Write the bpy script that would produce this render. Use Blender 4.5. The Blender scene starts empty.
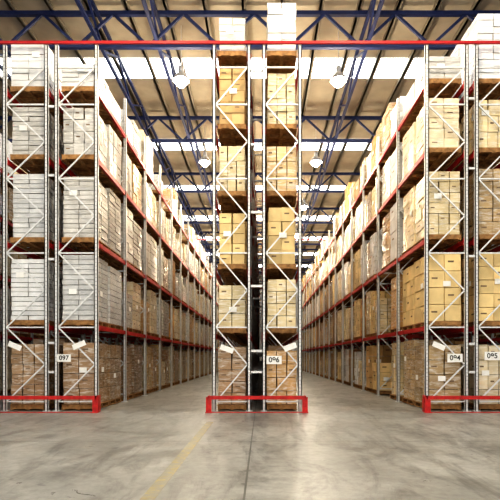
import bpy, math, random
import numpy as np
from mathutils import Vector, Matrix
random.seed(7)
S=38.0; CH=1.4; F=494.0; FY=13.0
def X(px): return (px-262)/S
def Z(py): return CH+(358-py)/S
scn=bpy.context.scene
scn.view_settings.view_transform='Standard'
try: scn.view_settings.look='High Contrast'
except Exception: pass
scn.view_settings.exposure=-0.1

# ---------------- materials ----------------
def mat(name,col=(0.5,0.5,0.5),rough=0.6,metal=0.0,noise=0.15,scale=6,coat=0.0,attr=False,wrap=0.0,emis=None,bump=0.0):
    m=bpy.data.materials.new(name); m.use_nodes=True
    nt=m.node_tree; n=nt.nodes; l=nt.links
    b=n['Principled BSDF']
    b.inputs['Roughness'].default_value=rough; b.inputs['Metallic'].default_value=metal
    b.inputs['Coat Weight'].default_value=coat; b.inputs['Coat Roughness'].default_value=0.10
    tc=n.new('ShaderNodeTexCoord')
    no=n.new('ShaderNodeTexNoise'); no.inputs['Scale'].default_value=scale; no.inputs['Detail'].default_value=4
    l.new(tc.outputs['Object'],no.inputs['Vector'])
    mr=n.new('ShaderNodeMapRange'); mr.inputs['From Min'].default_value=0.3; mr.inputs['From Max'].default_value=0.7
    mr.inputs['To Min'].default_value=1-noise; mr.inputs['To Max'].default_value=1+noise
    l.new(no.outputs['Fac'],mr.inputs['Value'])
    vm=n.new('ShaderNodeVectorMath'); vm.operation='SCALE'
    if attr:
        a=n.new('ShaderNodeAttribute'); a.attribute_name='Col'
        l.new(a.outputs['Color'],vm.inputs[0])
    else: vm.inputs[0].default_value=col
    l.new(mr.outputs['Result'],vm.inputs['Scale'])
    out=vm.outputs[0]
    if wrap>0:
        mp=n.new('ShaderNodeMapping'); mp.inputs['Scale'].default_value=(1.2,1.2,6); mp.inputs['Rotation'].default_value=(0.6,0.55,0)
        l.new(tc.outputs['Object'],mp.inputs['Vector'])
        n2=n.new('ShaderNodeTexNoise'); n2.inputs['Scale'].default_value=2.4; n2.inputs['Detail'].default_value=8; n2.inputs['Distortion'].default_value=0.9; n2.inputs['Roughness'].default_value=.66
        l.new(mp.outputs[0],n2.inputs['Vector'])
        r2=n.new('ShaderNodeMapRange'); r2.inputs['From Min'].default_value=0.48; r2.inputs['From Max'].default_value=0.64
        r2.inputs['To Max'].default_value=wrap
        l.new(n2.outputs['Fac'],r2.inputs['Value'])
        mx=n.new('ShaderNodeMix'); mx.data_type='RGBA'; mx.inputs[7].default_value=(0.82,0.81,0.78,1)
        l.new(r2.outputs['Result'],mx.inputs[0]); l.new(out,mx.inputs[6]); out=mx.outputs[2]
        bp=n.new('ShaderNodeBump'); bp.inputs['Strength'].default_value=0.7; bp.inputs['Distance'].default_value=0.05
        l.new(n2.outputs['Fac'],bp.inputs['Height']); l.new(bp.outputs[0],b.inputs['Coat Normal'])
    l.new(out,b.inputs['Base Color'])
    if emis:
        b.inputs['Emission Color'].default_value=(*emis[0],1); b.inputs['Emission Strength'].default_value=emis[1]
    return m
M_galv=mat('galvanised_steel',(0.70,0.71,0.72),0.45,0.15,0.08,8)
M_red=mat('red_powdercoat',(0.42,0.018,0.022),0.45,0,0.15,5)
M_redg=mat('red_guard_paint',(0.50,0.02,0.02),0.4,0,0.25,9)
M_wood=mat('pallet_wood',(0.32,0.18,0.075),0.8,0,0.35,10)
M_carton=mat('cardboard',attr=True,rough=0.65,noise=0.12,scale=3)
M_wrap=mat('stretch_wrapped_cartons',attr=True,rough=0.45,noise=0.12,scale=3,coat=1.0,wrap=0.55)
M_print=mat('carton_print',(0.20,0.14,0.09),0.7)
M_label=mat('white_label',(0.85,0.85,0.83),0.6,0,0.05)
M_blue=mat('blue_truss_paint',(0.014,0.026,0.10),0.5,0,0.15)
M_purlin=mat('purlin_steel',(0.22,0.20,0.165),0.55,0.1,0.1)
M_sky=mat('skylight_sheet',(0.9,0.95,1),0.5,emis=((0.95,0.98,1.0),5.5))
M_lamp=mat('lamp_aluminium',(0.6,0.6,0.6),0.35,0.6)
M_bulb=mat('lamp_glass',(1,1,0.95),0.3,emis=((1,0.97,0.85),80))
M_black=mat('sign_ink_and_slot_shade',(0.02,0.02,0.02),0.6)

# ---------------- mesh builder ----------------
FACES=np.array([[0,3,2,1],[4,5,6,7],[0,1,5,4],[1,2,6,5],[2,3,7,6],[3,0,4,7]])
UNIT=np.array([[-1,-1,-1],[1,-1,-1],[1,1,-1],[-1,1,-1],[-1,-1,1],[1,-1,1],[1,1,1],[-1,1,1]])*0.5
class MB:
    def __init__(s): s.v=[];s.c=[];s.m=[]
    def box(s,x0,x1,y0,y1,z0,z1,col=(1,1,1),mi=0):
        c=np.array([(x0+x1)/2,(y0+y1)/2,(z0+z1)/2]); d=np.array([x1-x0,y1-y0,z1-z0])
        s.v.append(UNIT*d+c); s.c.append(col); s.m.append(mi)
    def rbox(s,c,d,rot,col=(1,1,1),mi=0):
        R=np.array(rot); s.v.append((UNIT*np.array(d))@R.T+np.array(c)); s.c.append(col); s.m.append(mi)
    def bar(s,p,q,w,t,mi=0,up=(0,1,0)):
        p=Vector(p);q=Vector(q);z=(q-p);L=z.length;z.normalize()
        u=Vector(up)
        if abs(z.dot(u))>0.98:u=Vector((1,0,0))
        x=u.cross(z).normalized(); y=z.cross(x)
        R=[[x[i],y[i],z[i]] for i in range(3)]
        s.rbox((p+q)/2,(w,t,L),R,(1,1,1),mi)
    def build(s,name,mats,parent=None):
        n=len(s.v); V=np.concatenate(s.v).astype(np.float32)
        Fa=(FACES[None]+ (np.arange(n)*8)[:,None,None]).reshape(-1,4)
        me=bpy.data.meshes.new(name)
        me.vertices.add(n*8); me.vertices.foreach_set('co',V.ravel())
        me.loops.add(n*24); me.loops.foreach_set('vertex_index',Fa.ravel().astype(np.int32))
        me.polygons.add(n*6); me.polygons.foreach_set('loop_start',np.arange(0,n*24,4,dtype=np.int32))
        try: me.polygons.foreach_set('loop_total',np.full(n*6,4,dtype=np.int32))
        except Exception: pass
        me.polygons.foreach_set('material_index',np.repeat(np.array(s.m,dtype=np.int32),6))
        ca=me.color_attributes.new('Col','FLOAT_COLOR','CORNER')
        C=np.ones((n,4),dtype=np.float32); C[:,:3]=np.array(s.c)
        ca.data.foreach_set('color',np.repeat(C,24,axis=0).ravel())
        for m in mats: me.materials.append(m)
        me.update(calc_edges=True); me.validate()
        me.shade_flat()
        o=bpy.data.objects.new(name,me); scn.collection.objects.link(o)
        if parent: o.parent=parent
        return o
def empty(name):
    e=bpy.data.objects.new(name,None); scn.collection.objects.link(e); return e

# ---------------- palette ----------------
TAN=(0.54,0.38,0.19); YEL=(0.65,0.50,0.26); BRN=(0.33,0.21,0.11); WHT=(0.68,0.69,0.70); GRY=(0.48,0.47,0.45); PALE=(0.68,0.58,0.40); ORG=(0.50,0.31,0.13)
CRM=(0.68,0.56,0.33)
def jit(c,a):
    k=1+random.uniform(-a,a); return tuple(min(0.9,v*k) for v in c)

def load(mb,x0,x1,y0,y1,z,h,col,wrap,detail,small):
    """wooden pallet + stack of cartons. mats: 0 wood 1 carton 2 wrap 3 print 4 label"""
    mb.box(x0,x1,y0,y1,z+0.115,z+0.14,mi=0)
    for k in range(3):
        yy=y0+(y1-y0-0.1)*k/2; mb.box(x0+.01,x1-.01,yy,yy+0.1,z+0.02,z+0.115,mi=0)
        xx=x0+(x1-x0-0.1)*k/2; mb.box(xx,xx+.1,y0,y1,z,z+0.02,mi=0)
    z0=z+0.145; H=h-0.145
    lh=random.choice([0.13,0.17]) if small else random.choice([0.28,0.36,0.45])
    if detail==1 and small: lh=0.2
    if detail==0: lh=max(lh,0.4)
    nz=max(1,round(H/lh)); lh=H/nz
    nx,ny=(2,2) if detail>=1 else (1,2)
    if detail==2 and not small: nx=random.choice([2,2,3]); ny=random.choice([2,3])
    if detail==1 and not small: ny=random.choice([2,3])
    ins=random.uniform(0.0,0.05)
    x0+=ins;x1-=ins;y0+=ins;y1-=ins
    dx=(x1-x0)/nx; dy=(y1-y0)/ny; g=0.006 if small else 0.009
    mi=2 if wrap else 1
    jc=0.09 if small else 0.15
    for k in range(nz):
        for i in range(nx):
            for j in range(ny):
                o=[random.uniform(-.012,.012) for _ in range(2)]
                a=x0+i*dx+g+o[0];b=y0+j*dy+g+o[1]
                c=z0+k*lh
                mb.box(a,a+dx-2*g,b,b+dy-2*g,c+0.004,c+lh-0.010,jit(col,jc),mi)
                if detail==2 and not small and lh>0.22:
                    if j==0 and (k+i)%2==0:
                        mb.box(a+dx*0.2,a+dx*0.55,b-0.003,b,c+lh*0.5,c+lh*0.6,mi=3)
                    if (k+j)%2==0:
                        if i==nx-1: mb.box(a+dx-2*g,a+dx-2*g+.003,b+dy*.25,b+dy*.6,c+lh*.5,c+lh*.6,mi=3)
                        if i==0: mb.box(a-.003,a,b+dy*.25,b+dy*.6,c+lh*.5,c+lh*.6,mi=3)
    if detail==2 and random.random()<0.6:
        zz=z0+H*random.uniform(.35,.7); xx=random.uniform(x0+.1,x1-.35)
        mb.box(xx,xx+.2,y0-.02,y0-.012,zz,zz+.14,mi=4)
        yy=random.uniform(y0+.1,y1-.3)
        mb.box(x1+.012,x1+.018,yy,yy+.2,zz,zz+.14,mi=4)
        mb.box(x0-.018,x0-.012,yy,yy+.2,zz,zz+.14,mi=4)

NB=17; BAY=2.7
def rack(frames,levels,post_top,cols,tops,near=True,startbay=0,guard=True):
    root=empty('pallet_rack')
    up=MB();br=MB();bm=MB()
    L=levels
    for fi,(xa,xb) in enumerate(frames):
        for b in range(startbay,NB+1):
            y=FY+b*BAY
            w=0.045
            for xx in (xa,xb):
                up.box(xx-w,xx+w,y,y+0.012,0,post_top)
                up.box(xx-w,xx-w+0.02,y,y+0.09,0,post_top)
                up.box(xx+w-0.02,xx+w,y,y+0.09,0,post_top)
                up.box(xx-0.09,xx+0.09,y-0.03,y+0.12,0,0.012)
                if b<2:
                    z=0.2
                    while z<post_top-0.1:
                        for s_ in (-.020,.014): up.box(xx+s_,xx+s_+0.006,y-0.002,y,z,z+0.025,mi=1)  # no cut holes: dark boxes paint in the shade of the punched slots
                        z+=0.1
            if b<9:
                z=0.25;k=0;st=0.98
                while z+st<post_top:
                    p=(xa+w,y+0.045,z);q=(xb-w,y+0.045,z+st)
                    if k%2: p=(xb-w,y+0.045,z);q=(xa+w,y+0.045,z+st)
                    br.bar(p,q,0.036,0.03)
                    if k%2==0: br.box(xa+w,xb-w,y+.025,y+.065,z-.018,z+.018)
                    z+=st;k+=1
                br.box(xa+w,xb-w,y+.025,y+.065,z-.018,z+.018)
        for z in L:
            for b in range(startbay,NB):
                y=FY+b*BAY
                for xx in (xa,xb):
                    bm.box(xx-0.03,xx+0.03,y+0.09,y+BAY,z-0.12,z)
                    bm.box(xx-0.055,xx+0.055,y+0.092,y+0.11,z-0.18,z+0.03)
    if len(frames)>1:
        xa=frames[0][1];xb=frames[1][0]
        for b in range(startbay,NB+1,1):
            for z in [1.0]+[l-0.5 for l in L]:
                br.box(xa+.045,xb-.045,FY+b*BAY+.02,FY+b*BAY+.06,z,z+.06)
    up.build('uprights',[M_galv,M_black],root); br.build('bracing',[M_galv],root); bm.build('load_beams',[M_red],root)
    if guard:
        g=MB(); x0=frames[0][0]-0.13;x1=frames[-1][1]+0.13
        g.box(x0,x1,12.62,12.68,0.34,0.43)
        g.box(x0,x1,12.62,12.74,0.0,0.012)
        for xx in (x0,x1-0.03):
            g.box(xx,xx+0.03,12.62,12.98,0.0,0.43)
        g.box(x0-0.05,x0+0.12,12.56,12.74,0.0,0.02); g.box(x1-0.12,x1+0.05,12.56,12.74,0.0,0.02)
        g.bar((x0+0.03,12.65,0.02),(x0+0.03,12.65,0.40),0.14,0.05); g.bar((x1-0.03,12.65,0.02),(x1-0.03,12.65,0.40),0.14,0.05)
        g.build('end_guard_rail',[M_redg],root)
    mb=MB()
    lv=[0.0]+L
    for fi,(xa,xb) in enumerate(frames):
        for li,z in enumerate(lv):
            for b in range(startbay,NB):
                y0=FY+b*BAY+0.14; y1=FY+(b+1)*BAY-0.05
                nl=2 if (b<2 or random.random()<.6) else 3
                wd=(y1-y0)/nl
                for k in range(nl):
                    if b>0 and random.random()<0.03: continue
                    if li<len(lv)-1:
                        clear=lv[li+1]-0.12-z
                        h=clear*random.uniform(0.80,0.92) if (random.random()<.7 or b==0) else clear*random.uniform(0.5,0.85)
                    else:
                        h=random.uniform(0.8,1.7) if b>0 else tops[fi]
                        if b>0 and random.random()<0.15: continue
                    col,wrap,small=cols(fi,li,b)
                    d=2 if (near and b<4) else (1 if (near and b<10) else 0)
                    load(mb,xa+0.07,xb-0.07,y0+k*wd+0.03,y0+(k+1)*wd-0.03,z+(0.02 if li==0 else 0),h,jit(col,.2),wrap,d,small)
    o=mb.build('carton_stacks',[M_wood,M_carton,M_wrap,M_print,M_label])
    return root

def c_left(fi,li,b):
    if b==0:
        if fi==1 and li==0: return (BRN,True,False)
        if fi==0 and li==0: return (BRN,True,False)
        if (fi,li)==(1,3): return (GRY,True,False)
        return (WHT if (li+fi)%3 else GRY,True,True)
    r=random.random()
    if li==0: return (random.choice([TAN,BRN,PALE]),True,False)
    if r<.5: return (WHT if random.random()<.6 else GRY,True,random.random()<.7)
    if r<.7: return (PALE,True,False)
    return (random.choice([TAN,ORG,BRN,GRY]),r<.9,False)
def c_center(fi,li,b):
    if b==0:
        if fi==0: return ([BRN,CRM,YEL,CRM,TAN,GRY][li],li not in(2,4),li==5)
        return ([ORG,CRM,YEL,TAN,CRM,WHT][li],li in(0,1,3,4,5),li==5)
    return (random.choice([TAN,YEL,PALE]),random.random()<.5,False)
def c_right(fi,li,b):
    if b==0:
        return ([TAN,YEL,CRM,PALE,GRY][li] if fi==0 else [PALE,YEL,TAN,CRM,WHT][li],li in(0,2,3,4),li==4)
    r=random.random()
    return (random.choice([YEL,CRM,TAN,TAN,ORG,BRN]) if r<.78 else random.choice([WHT,GRY]), random.random()<.6,False)
def c_far(fi,li,b): return (random.choice([TAN,PALE,WHT,YEL]),True,False)

top=Z(44)
LV=[Z(325),Z(241),Z(157),Z(88)]
LVR=[Z(326),Z(238),Z(150),Z(80)]
LC=[Z(333),Z(268),Z(194),Z(126),Z(52)]
rack([(X(4),X(46)),(X(56),X(96))],LV,top,c_left,[1.35,0.75])
rack([(X(214),X(249)),(X(264),X(300))],LC,Z(42),c_center,[1.05,1.45])
rack([(X(427),X(467)),(X(477),X(517))],LVR,top,c_right,[0.75,1.9])
rack([(X(-204),X(-164)),(X(-152),X(-112))],LV,top,c_far,[1,1],near=False)
rack([(X(637),X(677)),(X(687),X(727))],LVR,top,c_far,[1,1],near=False)

# cross tie spanning the aisles at the rack heads
for b in (0,8):
    t=MB(); y=FY+b*BAY
    t.box(X(-204),X(727),y-0.06,y-0.012,top-0.02,top+0.05)
    t.build('aisle_tie_beam',[M_red])

# ---------------- signs ----------------
def sign(x,z,txt,w=0.40,h=0.22,tilt=0.0,y=12.93):
    e=empty('rack_location_sign'); e.location=(x,y,z); e.rotation_euler=(0,tilt,0)
    p=MB(); p.box(-w/2,w/2,0,0.008,-h/2,h/2); p.build('plate',[M_label],e)
    if txt:
        cu=bpy.data.curves.new('number','FONT'); cu.body=txt; cu.size=h*0.85; cu.align_x='CENTER'; cu.align_y='CENTER'; cu.extrude=0.001; cu.offset=0.002
        o=bpy.data.objects.new('number',cu); scn.collection.objects.link(o)
        o.rotation_euler=(math.pi/2,0,0); o.location=(0,-0.006,0); o.parent=e; cu.materials.append(M_black)
sign(X(274),Z(360),'096'); sign(X(454),Z(358),'094'); sign(X(491),Z(356),'095')
sign(X(227),Z(349),'',0.36,0.14,0.35); sign(X(290),Z(347),'',0.34,0.15,-0.35)
sign(X(80),Z(345),'',0.36,0.14,-0.4); sign(X(65),Z(358),'097',0.36,0.2); sign(X(438),Z(346),'',0.34,0.14,0.4)
sign(X(16),Z(346),'',0.36,0.14,0.4)

# ---------------- room ----------------
XW=17.5; Y0=-8; Y1=66; RH=12.9
M_roof=mat('painted_roof_sheet',(0.40,0.36,0.295),0.7,0,0.12,1.5)
M_wall=mat('wall_cladding',(0.45,0.44,0.42),0.7,0,0.08,1.0)
m=bpy.data.materials.new('polished_concrete'); m.use_nodes=True
nt=m.node_tree;n=nt.nodes;l=nt.links;b=n['Principled BSDF']
tc=n.new('ShaderNodeTexCoord')
def noise(sc,det=6,dist=0.0,rough=.55,stretch=None):
    t=n.new('ShaderNodeTexNoise'); t.inputs['Scale'].default_value=sc; t.inputs['Detail'].default_value=det; t.inputs['Distortion'].default_value=dist; t.inputs['Roughness'].default_value=rough
    if stretch:
        mp=n.new('ShaderNodeMapping'); mp.inputs['Scale'].default_value=stretch; l.new(tc.outputs['Object'],mp.inputs['Vector']); l.new(mp.outputs[0],t.inputs['Vector'])
    else: l.new(tc.outputs['Object'],t.inputs['Vector'])
    return t.outputs['Fac']
def ramp(f,a,b_,c0,c1):
    r=n.new('ShaderNodeValToRGB'); r.color_ramp.elements[0].position=a; r.color_ramp.elements[1].position=b_
    r.color_ramp.elements[0].color=(*c0,1); r.color_ramp.elements[1].color=(*c1,1); l.new(f,r.inputs[0]); return r.outputs[0]
def mul(a,b_,f=1.0):
    x=n.new('ShaderNodeMix'); x.data_type='RGBA'; x.blend_type='MULTIPLY'; x.inputs[0].default_value=f
    l.new(a,x.inputs[6]); l.new(b_,x.inputs[7]); return x.outputs[2]
base=ramp(noise(0.5,9,0.9,.62),0.36,0.64,(0.225,0.222,0.205),(0.365,0.36,0.335))
sp=ramp(noise(9,8,0,.75),0.35,0.65,(0.78,0.78,0.78),(1.08,1.08,1.08))
st=ramp(noise(1.1,8,1.6,.7,(1.6,0.4,1)),0.38,0.52,(0.64,0.635,0.63),(1,1,1))
spot=ramp(noise(3.2,3,0.3,.5),0.27,0.33,(0.6,0.6,0.6),(1,1,1))
c=mul(mul(mul(base,sp),st),spot)
sx=n.new('ShaderNodeSeparateXYZ'); l.new(tc.outputs['Object'],sx.inputs[0])
def joint(out,off,period,w):
    a=n.new('ShaderNodeMath');a.operation='ADD';a.inputs[1].default_value=off+1000*period;l.new(out,a.inputs[0])
    p=n.new('ShaderNodeMath');p.operation='MODULO';p.inputs[1].default_value=period;l.new(a.outputs[0],p.inputs[0])
    q=n.new('ShaderNodeMath');q.operation='LESS_THAN';q.inputs[1].default_value=w;l.new(p.outputs[0],q.inputs[0]);return q.outputs[0]
jx=joint(sx.outputs[0],0.19,5.5,0.022); jy=joint(sx.outputs[1],-8.3,5.0,0.025)
mxm=n.new('ShaderNodeMath');mxm.operation='MAXIMUM';l.new(jx,mxm.inputs[0]);l.new(jy,mxm.inputs[1])
x=n.new('ShaderNodeMix');x.data_type='RGBA';l.new(mxm.outputs[0],x.inputs[0]);l.new(c,x.inputs[6]);x.inputs[7].default_value=(0.10,0.10,0.09,1)
l.new(x.outputs[2],b.inputs['Base Color'])
rr=n.new('ShaderNodeMapRange'); rr.inputs['From Min'].default_value=.3; rr.inputs['From Max'].default_value=.7; rr.inputs['To Min'].default_value=0.27; rr.inputs['To Max'].default_value=0.45; l.new(noise(1.8,7,0.8,.65),rr.inputs['Value']); l.new(rr.outputs[0],b.inputs['Roughness'])
M_floor=m
f=MB(); f.box(-XW,XW,Y0,Y1,-0.2,0); f.build('floor',[M_floor])
for nm,a in (('wall_left',(-XW-.2,-XW,Y0,Y1,0,RH)),('wall_right',(XW,XW+.2,Y0,Y1,0,RH)),('wall_back',(-XW,XW,Y1,Y1+.2,0,RH))):
    w=MB(); w.box(*a)
    w.build(nm,[M_wall])
cl=MB(); cl.box(-XW,XW,Y0,Y1,RH,RH+.15)
cl.build('ceiling',[M_roof])
pu=MB(); xx=-XW+0.6
while xx<XW:
    pu.box(xx,xx+0.07,Y0,Y1,RH-0.2,RH-0.002); pu.box(xx,xx+0.14,Y0,Y1,RH-0.2,RH-0.18); xx+=1.25
pu.build('roof_purlins',[M_purlin])
yy=19.6-7*4
while yy<Y1-2:
    if yy>Y0+1:
        s=MB(); s.box(-XW+.2,XW-.2,yy-.65,yy+.65,RH-.03,RH-.005); s.build('skylight',[M_sky])
    yy+=7
def truss(p,q,zb,zt,step,name='roof_truss',th=0.13):
    t=MB(); p=Vector(p);q=Vector(q);L=(q-p).length;d=(q-p)/L
    side=Vector((-d.y,d.x,0))
    for z in (zb,zt): t.bar((p.x,p.y,z),(q.x,q.y,z),th,th,up=side)
    k=0;s=0
    while s<L-0.01:
        e=min(s+step,L); a=p+d*s; c_=p+d*e
        za,zc=(zb,zt) if k%2==0 else (zt,zb)
        t.bar((a.x,a.y,za),(c_.x,c_.y,zc),th*.62,th*.62,up=side); s+=step;k+=1
    t.build(name,[M_blue])
yy=16.1-21
while yy<Y1:
    if yy>Y0: truss((-XW,yy,0),(XW,yy,0),RH-1.35,RH-.28,1.15)
    yy+=7
for xx in (-9.2,-5.3,-3.4,3.45,9.2):
    truss((xx,Y0,0),(xx,Y1,0),RH-1.25,RH-.4,1.75,'roof_bracing_girder',0.10)

# ---------------- lamps ----------------
def lamp(x,y,z,on=True):
    e=empty('high_bay_lamp'); e.location=(x,y,z)
    prof=[(0.05,0.42),(0.09,0.40),(0.09,0.2),(0.14,0.16),(0.24,0.05),(0.29,-0.08),(0.27,-0.08),(0.2,0.06),(0.06,0.12)]
    N=24;V=[];Fc=[]
    for r,zz in prof:
        for i in range(N):
            a=2*math.pi*i/N; V.append((r*math.cos(a),r*math.sin(a),zz))
    for k in range(len(prof)-1):
        for i in range(N): Fc.append((k*N+i,k*N+(i+1)%N,(k+1)*N+(i+1)%N,(k+1)*N+i))
    me=bpy.data.meshes.new('reflector');me.from_pydata(V,[],Fc);me.materials.append(M_lamp)
    o=bpy.data.objects.new('reflector',me);scn.collection.objects.link(o);o.parent=e
    import bmesh
    bm=bmesh.new();bmesh.ops.create_uvsphere(bm,u_segments=16,v_segments=10,radius=0.19)
    me=bpy.data.meshes.new('bulb');bm.to_mesh(me);bm.free();me.materials.append(M_bulb)
    o=bpy.data.objects.new('bulb',me);scn.collection.objects.link(o);o.parent=e;o.location=(0,0,-0.10)
    c_=MB(); c_.box(-.012,.012,-.012,.012,0.4,RH-.2-z); c_.build('suspension_rod',[M_lamp],e)
    ld=bpy.data.lights.new('lamp_light','POINT');ld.energy=400;ld.color=(1,0.84,0.60);ld.shadow_soft_size=0.3
    lo=bpy.data.objects.new('lamp_light',ld);scn.collection.objects.link(lo);lo.parent=e;lo.location=(0,0,-0.6)
for y in (2.8,9.8,16.8,23.8,30.8,37.8,44.8,51.8):
    for x in (-2.75,2.6): lamp(x,y,10.9)

# ---------------- floor line ----------------
m=mat('worn_yellow_paint',(0.34,0.27,0.11),0.5,0,0.2,8)
nt=m.node_tree; n=nt.nodes; l=nt.links; b=n['Principled BSDF']; src=b.inputs['Base Color'].links[0].from_socket
t=n.new('ShaderNodeTexNoise');t.inputs['Scale'].default_value=7;t.inputs['Detail'].default_value=9;t.inputs['Roughness'].default_value=.75
tcn=n.new('ShaderNodeTexCoord');l.new(tcn.outputs['Object'],t.inputs['Vector'])
r=n.new('ShaderNodeMapRange');r.inputs['From Min'].default_value=.38;r.inputs['From Max'].default_value=.54;l.new(t.outputs['Fac'],r.inputs['Value'])
mx=n.new('ShaderNodeMix');mx.data_type='RGBA';l.new(r.outputs[0],mx.inputs[0]);l.new(src,mx.inputs[6]);mx.inputs[7].default_value=(0.24,0.225,0.18,1);l.new(mx.outputs[2],b.inputs['Base Color'])
yl=MB(); yl.box(-1.21,-1.06,2.0,10.8,0.0,0.002); yl.build('yellow_floor_line',[m])

# ---------------- world light through the open dock side ----------------
w=bpy.data.worlds.new('daylight'); scn.world=w; w.use_nodes=True
w.node_tree.nodes['Background'].inputs[0].default_value=(1.0,0.965,0.89,1); w.node_tree.nodes['Background'].inputs[1].default_value=1.5

cam=bpy.data.cameras.new('camera'); co=bpy.data.objects.new('camera',cam); scn.collection.objects.link(co)
co.location=(0,0,CH); co.rotation_euler=(math.pi/2,0,0)
cam.lens=36*F/500; cam.sensor_width=36; cam.shift_x=-0.024; cam.shift_y=0.216; cam.clip_end=300
scn.camera=co
